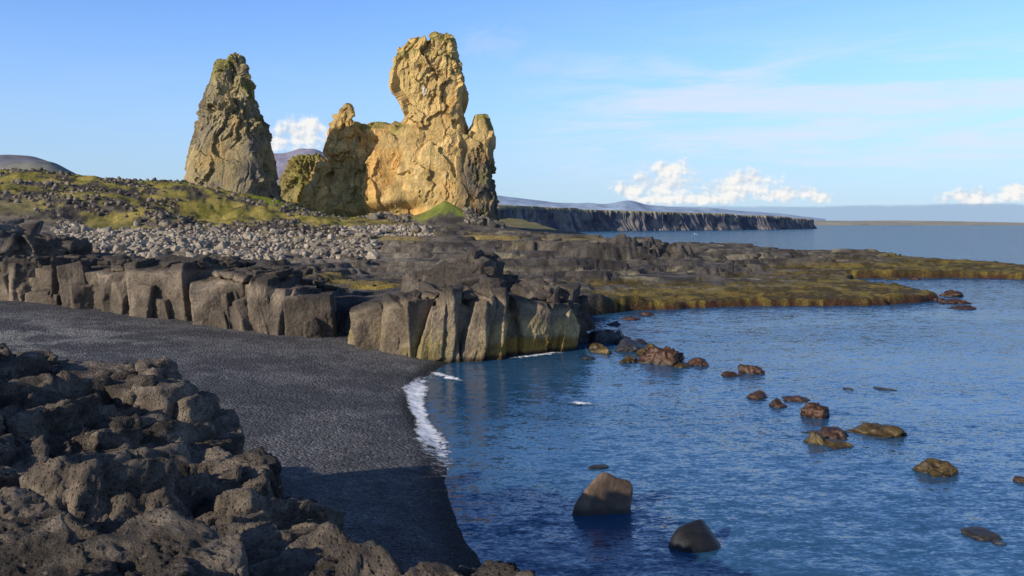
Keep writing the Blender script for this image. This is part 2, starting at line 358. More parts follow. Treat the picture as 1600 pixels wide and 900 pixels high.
for k in range(len(P)-1):
    L=np.linalg.norm(P[k+1]-P[k])
    for q in range(int(L*3.4)+1):
        u=rng.random(); x,y=P[k]*(1-u)+P[k+1]*u; hz=float(rbf_fg(np.array([x]),np.array([y]))[0])
        out=rng.uniform(-.4,.3); z=rng.uniform(.3,hz-.9)*(1-.2*out)
        sz=rng.uniform(.5,.85)
        parts.append(rock(5 if k>4 else 4,(sz,sz*.9,sz*1.3),boxy=.8,p=60,rough=.06,R=rot(rng.normal(0,.12),rng.normal(0,.12),.5+rng.normal(0,.3)),centre=(x+out*.6,y+out*.5,z),hf=.04,extra=8))
V,F=join(parts)
n=fbm(V[:,0]/1.1,V[:,1]/1.1,V[:,2]/1.1,4,3); n2=fbm(V[:,0]*5,V[:,1]*5,V[:,2]*5,2,8)
col=mixc((.080,.066,.054),(.235,.192,.150),sst(-.5,.6,n+.5*n2))
r3=-np.abs(fbm(V[:,0]*1.6,V[:,1]*1.6,V[:,2]*1.6,3,33))*.13
V[:,2]+=n2*.018+r3; V[:,0]+=fbm(V[:,0]*2.5,V[:,1]*2.5,V[:,2]*2.5+40,5,12,.6)*.06; V[:,1]+=fbm(V[:,0]*2.5,V[:,1]*2.5,V[:,2]*2.5+80,5,14,.6)*.06
me=mkmesh('lava_outcrop',V,F,col,M_fg)
mkobj('lava_outcrop',me,'cracked blocky black lava outcrop above pebble beach','rock')
# ------------------------------------------------------------ mid basalt cliffs
def polyl(pts,n):
    P=np.array(pts,float); seg=np.linalg.norm(np.diff(P[:,:2],axis=0),axis=1); cs=np.insert(np.cumsum(seg),0,0); return P,cs
def cliff(name,pts,label,wr,cap,colf,lean=0.0,hv=.25,boxy=.9):
    P,cs=polyl(pts,0); parts=[]; u=0
    while u<cs[-1]-.8:
        w=rng.uniform(*wr); uc=min(u+w/2,cs[-1])
        x,y,zt,zb=[np.interp(uc,cs,P[:,k]) for k in range(4)]
        x2,y2=[np.interp(uc+.6,cs,P[:,k])-np.interp(uc-.6,cs,P[:,k]) for k in range(2)]
        yaw=math.atan2(y2,x2); nx,ny=-math.sin(yaw),math.cos(yaw)
        zt+=rng.normal(0,hv); hh=(zt-zb+1.6)/2; dep=rng.uniform(2.2,3.0); off=rng.uniform(-.9,.7)
        R=rot(rng.normal(.03,.05)+.05,rng.normal(0,.06)+lean,yaw+rng.normal(0,.33))
        parts.append(rock(6,(w*.62,dep,hh),boxy=boxy,p=90,rough=.04,R=R,centre=(x+nx*(dep-.3+off),y+ny*(dep-.3+off),zt-hh),extra=7,freq=1,hf=.04))
        for q in range(rng.integers(1,5)):
            h2=hh*rng.uniform(.35,.95)
            parts.append(rock(5,(w*rng.uniform(.18,.36),1.3,h2),boxy=boxy,p=80,rough=.05,R=rot(rng.normal(0,.06)+.1,rng.normal(0,.10)+lean*.6,yaw+rng.normal(0,.45)),centre=(x+nx*.75+math.cos(yaw)*w*rng.uniform(-.5,.5),y+ny*.75+math.sin(yaw)*w*.45,zb-.6+h2+rng.uniform(0,.5)),extra=5,hf=.04))
        for q in range(cap if zt>5.8 or cap<6 else 4):
            a=rng.uniform(0,7.0)**1.0; b_=rng.uniform(-w/2,w/2); sz=rng.uniform(.25,.65)
            cx,cy=x+nx*(a+.5)+math.cos(yaw)*b_,y+ny*(a+.5)+math.sin(yaw)*b_
            parts.append(rock(4,(sz*1.4,sz*1.2,sz*.55),boxy=.75,p=40,rough=.10,R=rot(rng.normal(0,.08),rng.normal(0,.08),rng.uniform(0,3)),centre=(cx,cy,zt-.15+rng.uniform(-.2,.08))))
        u+=w*.80
    V,F=join(parts)
    a=fbm(V[:,0]/3,V[:,1]/3,V[:,2]/3,4,91)
    V=V+ (fbm(V[:,0]*.9,V[:,1]*.9,V[:,2]*.5,4,94)*.13)[:,None]*np.array([.7,-.7,.2])
    zt=np.interp(V[:,0],P[:,0],P[:,2])
    me=mkmesh(name,V,F,colf(V,a,zt),M_cliff); return mkobj(name,me,label,'cliff')
def colL(V,a,zt):
    c=mixc((.108,.086,.066),(.25,.20,.148),sst(-.5,.5,a))
    return mixc(c,(.072,.060,.050),sst(-.55,-.05,V[:,2]-zt+a*.25))
def colR(V,a,zt):
    x,z=V[:,0],V[:,2]
    c=mixc((.125,.098,.070),(.27,.212,.145),sst(-.5,.5,a))
    c=mixc(c,(.25,.205,.08),sst(.1,.5,a)*sst(-3,-6,x)*sst(3.0,1.5,z)*.8)
    gold=sst(-3.5,0.0,x)*sst(3.3,2.4,z+a*1.1)*sst(.7,1.1,z+a*.3)
    c=mixc(c,(.52,.385,.185),gold*sst(-.5,.15,a+.2)*.9)
    c=mixc(c,(.28,.175,.04),sst(-4,0,x)*sst(1.4,.9,z+a*.4))
    c=mixc(c,(.05,.035,.02),sst(.45,.15,z+a*.1))
    return mixc(c,(.068,.057,.048),sst(-.5,.1,z-zt+a*.3))
cliff('basalt_cliff',[(-75,84,6.6,3),(-48,81,6.3,2.4),(-37,76,6.4,1.6),(-26.5,72,6.4,1),(-23,69.8,6.3,.8),(-20.5,68.8,5.7,.7),(-17.4,67.6,5.2,.5),(-16.2,67.4,4.2,.4)],
  'brown basalt cliff with columnar blocks above black beach',(1.6,4.8),12,colL)
cliff('basalt_cliff',[(-12.9,65.5,3.1,.3),(-11.5,64,3.9,.2),(-7.4,62.5,4.8,0),(-4.6,61.5,5.2,-.5),(-1.9,62.8,5.3,-.5),(.2,65,4.4,-.5),(2.4,66.4,4.1,-.5),(4.2,67.4,3.6,-.5)],
  'folded brown basalt promontory with golden lichen at the waterline',(1.3,3.2),3,colR,.2,.15,.8)
def pile(name,items,label,colA=(.060,.050,.043),colB=(.145,.12,.096),mat=M_cliff,lv=4,cat='rock'):
    parts=[]
    for (x,y,z,rx,ry,rz,n_) in items:
        parts.append(rock(6,(rx*.85,ry*.85,rz*.95),boxy=.6,p=30,rough=.16,R=rot(rng.normal(0,.1),rng.normal(0,.1),rng.uniform(0,3)),centre=(x,y,z),hf=.08))
        for q in range(n_):
            v=rng.normal(0,1,3); v/=np.linalg.norm(v); r=.5+.42*rng.random()
            sz=rng.uniform(.15,.34)*min(rx,ry,rz*1.6)
            parts.append(rock(lv,(sz*1.3,sz*1.1,sz*.95),boxy=.8,p=30,rough=.11,R=rot(rng.normal(0,.15),rng.normal(0,.15),.4+rng.normal(0,.4)),centre=(x+v[0]*rx*r,y+v[1]*ry*r,z+abs(v[2])*rz*r)))
    V,F=join(parts); a=fbm(V[:,0]/2,V[:,1]/2,V[:,2]/2,4,17)
    me=mkmesh(name,V,F,mixc(colA,colB,sst(-.5,.5,a)),mat); return mkobj(name,me,label,cat)
X,Y=loc(735,72); X2,Y2=loc(845,71.5); X3,Y3=loc(792,74)
pile('rock_outcrop',[(X,Y,4.0,3.0,3,3.3,60),(X-3.5,Y+1,3.6,2.4,2.5,2.0,30),(X2,Y2,2.8,2.8,3,2.4,40),(X2+1.6,Y2+1,2.4,2.0,2.5,1.6,20),(X3,Y3,3.2,2.0,2.0,2.1,26)],'dark rubbly lava crest on the basalt promontory',lv=4)
X,Y=loc(10,103); pile('rock_outcrop',[(X-3,Y,6.6,6.5,5,3.4,120),(X+4,Y+2,6.6,4,4,1.8,40)],'dark lava hummock beside the boulder field',colA=(.085,.07,.056),colB=(.19,.16,.13))
# ------------------------------------------------------------ sea stacks
def tube(secs,d,seg=40,e=2.6,inset=4):
    rows=[]
    for (l,r,y,dc,hd) in secs:
        l+=inset; r-=inset; y+=inset*.5
        if r<l+3: l,r=(l+r)/2-1.5,(l+r)/2+1.5
        s=(d)/1333.; x0=(l-800)*s; x1=(r-800)*s; z=EYE+(350-y)*s
        th=np.linspace(0,2*np.pi,seg,endpoint=False); c,sn=np.cos(th),np.sin(th)
        cx=np.sign(c)*np.abs(c)**(2/e); cy=np.sign(sn)*np.abs(sn)**(2/e)
        rows.append(np.stack([(x0+x1)/2+cx*(x1-x0)/2, d+dc+cy*hd, np.full(seg,z)],1))
    V=np.concatenate(rows); n=len(rows); F=gridF(n,seg,True).tolist()
    F.append(list(range(seg))[::1]); F.append([ (n-1)*seg+i for i in range(seg)][::-1])
    return V,F
def stack(name,tubes,vox,label,colf,amp=1.0,cat='sea stack',carve=None,small=1.0,slab=None):
    Vs=[];Fs=[];n=0
    for V,F in tubes:
        Vs+=V.tolist(); Fs+=[[i+n for i in f] for f in F]; n+=len(V)
    me=bpy.data.meshes.new('tmp'); me.from_pydata(Vs,[],Fs); o=bpy.data.objects.new('tmp',me); scene.collection.objects.link(o)
    bm=bmesh.new(); bm.from_mesh(me); bmesh.ops.recalc_face_normals(bm,faces=bm.faces); bm.to_mesh(me); bm.free()
    md=o.modifiers.new('r','REMESH'); md.mode='VOXEL'; md.voxel_size=vox
    sm=o.modifiers.new('s','SMOOTH'); sm.iterations=3; sm.factor=.5
    dg=bpy.context.evaluated_depsgraph_get(); me2=bpy.data.meshes.new_from_object(o.evaluated_get(dg))
    bpy.data.objects.remove(o)
    N=len(me2.vertices); V=np.zeros(N*3,np.float32); me2.vertices.foreach_get('co',V); V=V.reshape(-1,3).astype(float)
    Nn=np.zeros(N*3,np.float32); me2.vertices.foreach_get('normal',Nn); Nn=Nn.reshape(-1,3)
    x,y,z=V.T
    wx=fbm(x/9,y/9,z/9,3,1)*.8; wf=fbm(x/2.2,y/2.2,z/2.2,3,101)*.10
    A_=worley3(x/8+wx*.6+wf,y/8+wf,z/15+wx*.4,5); B_=worley3(x/3.0+wx*1.4+wf,y/3.0+wf,z/6.5+wx,15); C_=worley3(x/1.4+wx,y/1.4,z/2.4+wx,25)
    rough=sst(-.35,.35,fbm(x/15,y/15,z/15,2,44))
    if slab is not None: rough=rough*(1-slab(V))
    disp=fbm(x/16,y/16,z/18,2,2)*1.2+(A_[2]-.5)*1.5*(.3+.7*rough)+facet(A_)*3.8
    disp+=((B_[2]-.5)*.8+facet(B_)*2.2)*(.10+.90*rough)*small
    disp+=((C_[2]-.5)*.5+facet(C_)*1.0)*(.12+.88*rough)
    disp+=fbm(x/1.2,y/1.2,z/1.4,3,7,.6)*(.08+.36*rough)
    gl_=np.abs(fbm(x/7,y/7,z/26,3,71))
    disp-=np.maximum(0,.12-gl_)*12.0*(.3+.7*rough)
    disp=disp+.1
    if carve is not None: disp=disp+carve(V)
    V=V+Nn*(disp*amp)[:,None]
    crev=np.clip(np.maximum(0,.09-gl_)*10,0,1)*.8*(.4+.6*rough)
    col=colf(V,Nn,crev,B_[2]*.5+.25)
    me2.vertices.foreach_set('co',V.astype(np.float32).ravel())
    me2.polygons.foreach_set('use_smooth',np.zeros(len(me2.polygons),bool))
    a=me2.color_attributes.new('Col','FLOAT_COLOR','POINT'); c=np.ones((N,4),np.float32); c[:,:3]=np.clip(col,.005,1); a.data.foreach_set('color',c.ravel())
    me2.materials.clear(); me2.materials.append(M_stack); me2.update()
    return mkobj(name,me2,label,cat)
def colStack(gold,green,grey,white=None):
    def f(V,Nn,crev,idw):
        x,y,z=V.T; a=fbm(x/9,y/9,z/9,4,3); b_=fbm(x/2.5,y/2.5,z/2.5,3,4)
        g=np.array(gold)
        c=mixc(g*np.array([.76,.74,.68]),g*1.1,sst(-.5,.5,a+.4*b_))
        c=mixc(c,g*np.array([1.0,.80,.55]),sst(.1,.5,fbm(x/11,y/11,z/11,3,63))*.6)
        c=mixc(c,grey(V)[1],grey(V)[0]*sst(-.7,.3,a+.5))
        gm=np.clip(sst(.3,.75,Nn[:,2]+.35*a)+green(V)*sst(-.15,.35,a+b_*.5),0,1)
        c=mixc(c,mixc((.16,.155,.04),(.29,.25,.065),sst(-.5,.5,b_)),gm*.85)
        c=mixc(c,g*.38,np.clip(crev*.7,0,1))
        if white is not None:
            w_=np.exp(-(((x-white[0])/1.2)**2+((z-white[1])/2.6)**2)); c=mixc(c,(.65,.62,.55),sst(.45,.75,w_+.3*b_)*(Nn[:,1]<0))
        return c*(.9+.2*idw[:,None])
    return f
d=288
left=[tube([(284,442,330,0,16),(290,434,310,0,15),(294,430,290,0,13.5),(300,425,260,0,12.5),(307,418,230,0,11),(315,415,200,0,10),(318,407,170,0,8.5),(321,401,145,0,7.5),(329,392,122,0,6),(336,385,104,0,5),(339,380,97,0,4),(342,376,92,0,3)],d,e=3.4,inset=5),
      tube([(358,384,108,0,3.4),(361,381,94,0,3),(363,380,86,0,2)],d,inset=1), tube([(332,358,114,0,3.5),(335,356,98,0,3),(339,352,91,0,2)],d,inset=1)]
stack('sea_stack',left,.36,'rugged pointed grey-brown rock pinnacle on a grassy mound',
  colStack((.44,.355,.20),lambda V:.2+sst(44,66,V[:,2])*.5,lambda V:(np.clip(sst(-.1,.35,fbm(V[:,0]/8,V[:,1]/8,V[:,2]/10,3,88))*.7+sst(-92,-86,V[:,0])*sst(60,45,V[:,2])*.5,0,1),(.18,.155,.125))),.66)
d=325
big=[tube([(500,775,370,2,22),(505,768,330,3,16),(510,760,290,4,13),(514,748,240,4,11),(517,742,215,3,9.5),(524,735,202,2,8.5),(535,722,194,2,7)],d,64,4.5),
     tube([(566,745,350,-6,16),(574,742,300,-5.5,14),(578,738,250,-5,12.5),(600,734,218,-4,11),(631,731,198,-3,10),(636,726,182,-3,9.5),(626,727,160,-3,9.5),(614,727,140,-3,9.5),(612,725,120,-3,9.5),(617,719,102,-3,9),(620,714,92,-3,8.5)],d,48,5,inset=3),
     tube([(619,716,106,-3,8),(623,712,86,-3,7),(624,711,78,-3,6.5)],d,32,6,inset=2),tube([(640,714,96,-3,7.5),(646,710,70,-3,6.5)],d,32,6,inset=1),tube([(668,714,96,-3,7),(680,706,62,-3,5)],d,32,6,inset=1),
     tube([(700,780,370,-8,13),(708,774,320,-8,11),(714,771,280,-7,9.5),(722,771,240,-6,8.5),(730,771,222,-6,7.5),(735,770,204,-6,5.5),(741,764,192,-6,4.2),(744,760,184,-6,3)],d,32,3.5,inset=0),
     tube([(690,755,360,-6,13),(700,752,280,-6,11),(706,748,236,-5,9),(708,744,218,-5,8)],d,32,3.5,inset=0),
     tube([(514,562,240,0,9),(520,556,208,0,6.5),(525,553,190,0,4.5),(530,549,176,0,3.4),(533,547,170,0,3)],d,32,3.5,inset=1),
     tube([(462,540,360,0,12),(470,530,320,0,11),(482,524,285,0,9),(492,522,262,1,7),(502,520,248,2,5)],d)]
def greyB(V):
    x,y,z=V.T; s=325/1333.
    m=np.clip(sst((712-800)*s,(738-800)*s,x)*sst(44,28,z),0,1); return m*.97,(.105,.09,.078)
def greenB(V):
    x,y,z=V.T; s=325/1333.
    return sst(46,52,z)*.35+sst((738-800)*s,(750-800)*s,x)*.35
def carveB(V):
    x,y,z=V.T; s=325/1333.; cx=(618-800)*s
    return -9*np.exp(-(((x-cx)/12)**4+((z-13.5-.12*(x-cx))/3.6)**4))*(y<325)
def slabB(V):
    x,y,z=V.T
    return sst(-54,-50,x)*sst(-22,-27,x)*sst(13,18,z)*sst(56,48,z)*.85
stack('sea_stack',big,.40,'massive golden rock castle with overhanging tower and side spires',colStack((.68,.475,.20),greenB,greyB,(loc(668,325)[0],zz(152,325))),.6,carve=carveB,slab=slabB)
d=345
stack('rock_outcrop',[tube([(430,520,330,0,14),(440,512,300,0,12),(447,506,268,0,9),(452,505,250,0,7),(462,500,243,0,4)],d)],.5,
  'low olive-brown crag beside the great rock stack',colStack((.30,.26,.12),lambda V:.45+sst(20,40,V[:,2])*.4,lambda V:(0*V[:,0],(.1,.1,.1))),1.0,'rock')
# ------------------------------------------------------------ boulders
vars_=[]
for i in range(8):
    V,F=rock(4,(1,rng.uniform(.75,1),rng.uniform(.6,.85)),boxy=.45,p=22,rough=.08)
    c=mixc((.27,.23,.18),(.42,.36,.285),sst(-.5,.5,fbm(V[:,0],V[:,1],V[:,2]+i*9,3)))*rng.uniform(.6,1.05)
    vars_.append(mkmesh('boulder',V,F,c,M_bould))
def scatter(n,b0,b1,d0,d1,pw=1.0):
    dd=d0+(d1-d0)*rng.random(n)**pw; bb=rng.uniform(b0,b1,n); return (bb-800)/1333*dd,dd
def rubblezone(x,y):
    m=sst(170,195,y+fbm(x/30,y/30,0,2,8)*8)*sst(-28,-52,x)
    return (m<.5)&~((x/y>-.27)&(y<132))&~((x/y>-.16)&(y<175))&(x/y<-.09)
x,y=scatter(3400,90,690,114,262,1.1)
keep=rubblezone(x,y)
x=x[keep];y=y[keep]; z=ground(x,y); sz=np.clip(rng.lognormal(-.9,.38,len(x)),.2,1.1)
order=np.argsort(-(sz/y)); sel=order[:300]; rest=order[300:]
for k in sel:
    o=mkobj('boulder',vars_[rng.integers(8)],'pale grey rounded boulder lying in the boulder field','boulder',None,'pale grey boulders behind the cliff',(x[k],y[k],z[k]+sz[k]*.2))
    o.scale=(sz[k],sz[k],sz[k]); o.rotation_euler=(rng.normal(0,.3),rng.normal(0,.3),rng.uniform(0,6.28))
def stuffrocks(name,x,y,z,sz,c0,c1,label,lv=3,boxy=.4,flat=1.0,p=14,lift=.2,tilt=.4):
    base=[rock(lv,(1,rng.uniform(.75,1),rng.uniform(.6,.9)*flat),boxy=boxy,p=p,rough=.1) for _ in range(12)]
    Vs=[];Cs=[];F0=base[0][1];Fs=[];n=0
    for k in range(len(x)):
        V=base[k%12][0]@rot(rng.normal(0,tilt),rng.normal(0,tilt),rng.uniform(0,6)).T*sz[k]+np.array([x[k],y[k],z[k]+sz[k]*lift])
        Vs.append(V); f=rng.random(); c=np.array(c0)*(1-f)+np.array(c1)*f; Cs.append(np.repeat(c[None],len(V),0)); Fs.append(F0+n); n+=len(V)
    me=mkmesh(name,np.concatenate(Vs),np.concatenate(Fs),np.concatenate(Cs),M_bould)
    return mkobj(name,me,label,'stones','stuff')
xs,ys=scatter(3600,90,690,114,262)
k=rubblezone(xs,ys); xs=xs[k]; ys=ys[k]
xs=np.append(x[rest],xs); ys=np.append(y[rest],ys); szs=np.append(sz[rest],np.clip(rng.lognormal(-1.25,.3,len(xs)-len(rest)),.15,.5))
stuffrocks('stone_field',xs,ys,ground(xs,ys),szs,(.17,.14,.11),(.42,.36,.285),'field of pale grey stones behind the cliff',2)
xs,ys=scatter(5200,-60,540,176,300,.8)
k=fbm(xs/12,ys/12,0,3,52)+rng.normal(0,.15,len(xs))<.06; xs=xs[k];ys=ys[k]
stuffrocks('mound_rubble',xs,ys,ground(xs,ys),np.clip(rng.lognormal(-.95,.4,len(xs)),.18,.9),(.06,.05,.04),(.24,.20,.155),'dark lava rubble over grassy mounds',2)
xs,ys=scatter(420,520,790,284,306); k=~((xs>loc(645,300)[0])&(xs<loc(728,300)[0])); xs,ys=xs[k],ys[k]
stuffrocks('talus_stones',xs,ys,ground(xs,ys),np.clip(rng.lognormal(-.3,.4,len(xs)),.3,1.8),(.09,.08,.065),(.2,.17,.13),'brown talus stones at the foot of the stack')
xs,ys=scatter(260,480,1330,88,250,1.1); zs=ground(xs,ys); k=(zs>2.1)&~rubblezone(xs,ys)&((xs>-20)|(ys>80)); xs,ys,zs=xs[k],ys[k],zs[k]
stuffrocks('lava_slabs',xs,ys,zs,np.clip(rng.lognormal(-.7,.5,len(xs)),.25,1.4),(.045,.038,.033),(.14,.115,.092),'embedded dark lava slabs on the shore platform',3,.85,.35,30,.0,.06)
# ------------------------------------------------------------ rocks in the water
def searock(b,base,wpx,hpx,col,label,lv=5,boxy=.3,peak=None,yaw=None,name='sea_rock',asp=.75,mat=None,rough=.09,extra=8,p=10):
    d=EYE*1333/(base-350); x,y=loc(b,d); w=wpx*d/1333/2; h=hpx*d/1333
    V,F=rock(lv,(1,asp,1),boxy=boxy,p=p,rough=rough,extra=extra)
    V=V@rot(rng.normal(0,.15),rng.normal(0,.15),rng.uniform(0,3) if yaw is None else yaw).T
    if peak is not None:
        s=np.clip(V[:,2],0,1); V[:,0]=V[:,0]*(1-.35*s)+peak*s; V[:,1]*=(1-.3*s)
    for k in (0,1):
        V[:,k]-=(V[:,k].max()+V[:,k].min())/2; V[:,k]*=(w if k==0 else w*.9)/np.abs(V[:,k]).max()
    V[:,2]=V[:,2]/V[:,2].max()*h*1.0; V[:,2]=np.maximum(V[:,2],-h*.8)
    if wpx<85 and 'weed' in label: 
        V+=V*(fbm(V[:,0]*3,V[:,1]*3,V[:,2]*3+b,3,2)*.25)[:,None]
    a=fbm(V[:,0]*1.5,V[:,1]*1.5,V[:,2]*1.5+b,3)
    cc=mixc(np.array(col)*.6,np.array(col)*1.3,sst(-.5,.5,a)); cc=mixc(cc,np.array(col)*.3,sst(.25*h,.05*h,V[:,2]))
    me=mkmesh(name,V,F,cc,mat or M_wet); return mkobj(name,me,label,'rock',None,None,(x,y+w*.4,0))
BR=(.13,.09,.06); WD=(.058,.027,.014); OL=(.085,.058,.018); DK=(.03,.03,.035)
rng=np.random.default_rng(21)
searock(943,800,100,60,BR,'smooth brown pointed boulder standing in the water',6,.2,.32,0.2,mat=M_smooth,rough=.03,extra=3,p=7)
searock(1088,858,86,32,(.014,.014,.016),'wet black smooth boulder standing in the water',6,.0,-.05,0.5,mat=M_smooth,rough=.02,extra=0,p=4)
for a in [(1478,742,76,20,OL),(1378,681,84,13,OL),(1310,684,56,12,WD),(1275,694,36,18,OL),(1308,698,50,8,OL),(1277,652,52,20,WD),(1185,624,48,9,WD),(1218,636,30,11,WD),(1246,626,44,6,WD),(1174,584,42,14,WD),(1143,588,34,6,WD),(1610,755,40,10,WD),
  (1036,570,66,24,WD),(1086,570,42,10,WD),(1015,556,50,14,OL),(985,548,55,16,DK),(940,535,62,20,DK),(962,530,30,14,DK),(980,566,40,9,OL),(940,552,36,8,OL),(905,536,50,22,DK),(1060,560,30,8,WD),(1490,463,34,9,WD),(1495,474,46,6,WD),(1508,483,40,5,WD),(1470,470,20,4,WD),
  (985,500,30,5,WD),(1010,493,26,5,WD),(960,508,24,6,DK),(1395,437,30,4,OL),(1430,437,22,4,WD),(1560,850,20,5,DK),(1002,538,22,8,DK),(920,562,24,6,DK),(1022,548,28,10,OL),(1070,574,30,6,OL),(975,538,30,12,DK),(930,545,30,10,OL),(1100,572,20,6,WD)]:
    searock(*a,{WD:'low rock covered in red-brown seaweed in the water',OL:'low rock with olive seaweed in the water',DK:'dark wet rock at the water edge'}[a[4]],5 if a[2]>34 else 4,peak=0.0)
for a in [(1540,842,56,8),(935,731,34,3),(1326,609,14,2),(1385,609,30,2)]:
    searock(*a,(.03,.025,.02),'barely emerging dark rock awash in ripples',4,.0,p=5,extra=2)
# ------------------------------------------------------------ distant land
def ridge(name,pts,d,wid,col0,col1,label,rough=.06,mat=M_far,base=-5):
    P=np.array(pts,float); b=np.linspace(P[0,0],P[-1,0],260); yy=np.interp(b,P[:,0],P[:,1]); k=np.hanning(15);k/=k.sum()
    yp=np.pad(yy,7,'edge'); yy=np.convolve(yp,k,'valid')
    v=np.linspace(-1,1,60); X=((b-800)/1333*d)[:,None]*(1+v*wid/d)[None,:]; Yv=np.repeat((d+v*wid)[None,:],len(b),0)
    zt=(350-yy)/1333*d+EYE; fall=np.cos(v*np.pi/2)**.8
    Z=base+(zt-base)[:,None]*fall[None,:]; n=fbm(X/wid*3,Yv/wid*3,0,5,13); n2=-np.abs(fbm(X/wid*5,Yv/wid*2,0,3,19))
    Z=Z+(n*rough+n2*rough)*zt.max()*(fall*(1-.7*np.exp(-(v/.12)**2)))[None,:]
    V=np.stack([X.ravel(),Yv.ravel(),Z.ravel()],1)
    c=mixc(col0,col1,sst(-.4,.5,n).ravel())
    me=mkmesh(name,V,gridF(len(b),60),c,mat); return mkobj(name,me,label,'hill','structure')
ridge('hill',[(-500,300),(-250,268),(-120,262),(-40,247),(10,241),(50,243),(80,252),(105,265),(128,277),(170,290),(230,300)],2600,700,(.17,.17,.19),(.26,.26,.19),'rounded hazy brown-green hill',.05)  # blue-grey distance haze mixed into the hill's base colours
ridge('mountain',[(340,290),(400,262),(425,243),(450,238),(470,231),(490,232),(505,238),(540,252),(600,275),(660,300)],5000,1200,(.22,.21,.28),(.30,.28,.35),'purple hazy mountain ridge',.08)  # purple-grey cast is air haze painted into the base colours
ridge('mountain',[(560,300),(700,300),(765,304),(800,308),(850,314),(900,318),(950,319),(975,313),(990,313),(1010,320),(1060,323),(1120,326),(1200,332),(1290,342)],11000,1500,(.27,.36,.5),(.33,.42,.55),'pale blue distant mountain ridge',.05)  # pale blue is distance haze painted into the base colours
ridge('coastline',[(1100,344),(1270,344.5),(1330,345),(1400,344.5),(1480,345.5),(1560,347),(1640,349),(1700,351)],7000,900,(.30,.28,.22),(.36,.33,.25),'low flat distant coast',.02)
hp=np.array([loc(700,820)+(26,),loc(775,860)+(29,),loc(800,900)+(29,),loc(830,1050)+(33,),loc(900,1160)+(32,),loc(960,1250)+(30,),loc(1040,1330)+(29,),loc(1120,1420)+(28,),loc(1200,1560)+(25,),loc(1266,1720)+(22,),loc(1276,1850)+(20,)])
seg=np.linalg.norm(np.diff(hp[:,:2],axis=0),axis=1); cs=np.insert(np.cumsum(seg),0,0); n=2600; u=np.linspace(0,cs[-1],n)
X=np.interp(u,cs,hp[:,0]);Y=np.interp(u,cs,hp[:,1]);T=np.interp(u,cs,hp[:,2]); tx=np.gradient(X);ty=np.gradient(Y)
k=np.hanning(61);k/=k.sum(); tx=np.convolve(np.pad(tx,30,'edge'),k,'valid');ty=np.convolve(np.pad(ty,30,'edge'),k,'valid');l=np.hypot(tx,ty);nx=-ty/l;ny=tx/l
rows=[];cols=[]
inl=16*(fbm(u/140,u*0,0,5,5,.62)+.6)
for v in np.linspace(0,1,16):
    dsp=inl+v*6-4*np.abs(fbm(u/7,u*0+v*.5,0,3,6))-3*fbm(u/22,u*0+v*2.,0,2,8)+5*(1-v)*-sst(.5,0,v)
    rows.append(np.stack([X+nx*dsp,Y+ny*dsp,-1+(T+1+1*fbm(u/50,u*0,0,2,4))*v],1)); f=fbm(u/9,u*0+v*3,0,4,9)
    c=mixc((.085,.088,.115),(.20,.18,.165),sst(-.4,.4,f)); c=mixc(c,(.27,.235,.15),np.full(n,float(v>.9))); cols.append(c)  # rock tones tinted blue, distance haze put into the colour
for w,dz in ((20,1),(60,3),(200,6),(600,9),(1500,10),(2500,8)):
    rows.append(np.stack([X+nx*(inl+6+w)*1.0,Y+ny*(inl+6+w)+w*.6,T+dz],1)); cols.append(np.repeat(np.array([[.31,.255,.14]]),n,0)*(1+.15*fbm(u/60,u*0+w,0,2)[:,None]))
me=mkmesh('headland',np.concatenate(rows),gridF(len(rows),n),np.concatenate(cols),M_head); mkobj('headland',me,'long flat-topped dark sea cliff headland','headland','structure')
# ------------------------------------------------------------ gull
bm=bmesh.new()
secs=[(-.30,.005,.0),(-.22,.03,.0),(-.1,.06,0),(.05,.07,0),(.16,.05,.01),(.22,.035,.02),(.27,.035,.025),(.31,.015,.02),(.36,.004,.012)]
ringv=[]
for (xx,r,z_) in secs: ringv.append([bm.verts.new((xx,r*math.cos(a),z_+r*math.sin(a))) for a in np.linspace(0,2*math.pi,10,endpoint=False)])
for i in range(len(secs)-1):
    for j in range(10): bm.faces.new((ringv[i][j],ringv[i][(j+1)%10],ringv[i+1][(j+1)%10],ringv[i+1][j]))
for sg in (-1,1):
    st=[(0.04,.12,-.08,.03),(.28,.12,-.06,.12),(.5,.04,-.08,.10),(.66,-.08,-.13,.05)]
    a=[bm.verts.new((f,sg*yv,z_)) for (yv,f,bk,z_) in st]; b_=[bm.verts.new((bk,sg*yv,z_-.005)) for (yv,f,bk,z_) in st]
    for i in range(3): bm.faces.new((a[i],a[i+1],b_[i+1],b_[i]))
me=bpy.data.meshes.new('seagull'); bm.to_mesh(me); bm.free()
mg=bpy.data.materials.new('white_feather'); mg.use_nodes=True; mg.node_tree.nodes['Principled BSDF'].inputs['Base Color'].default_value=(.8,.8,.8,1); me.materials.append(mg)
X,Y=loc(1086,160); o=mkobj('seagull',me,'white gull gliding over the sea with spread wings','bird',at=(X,Y,zz(366,160))); o.rotation_euler=(.35,0,.6)
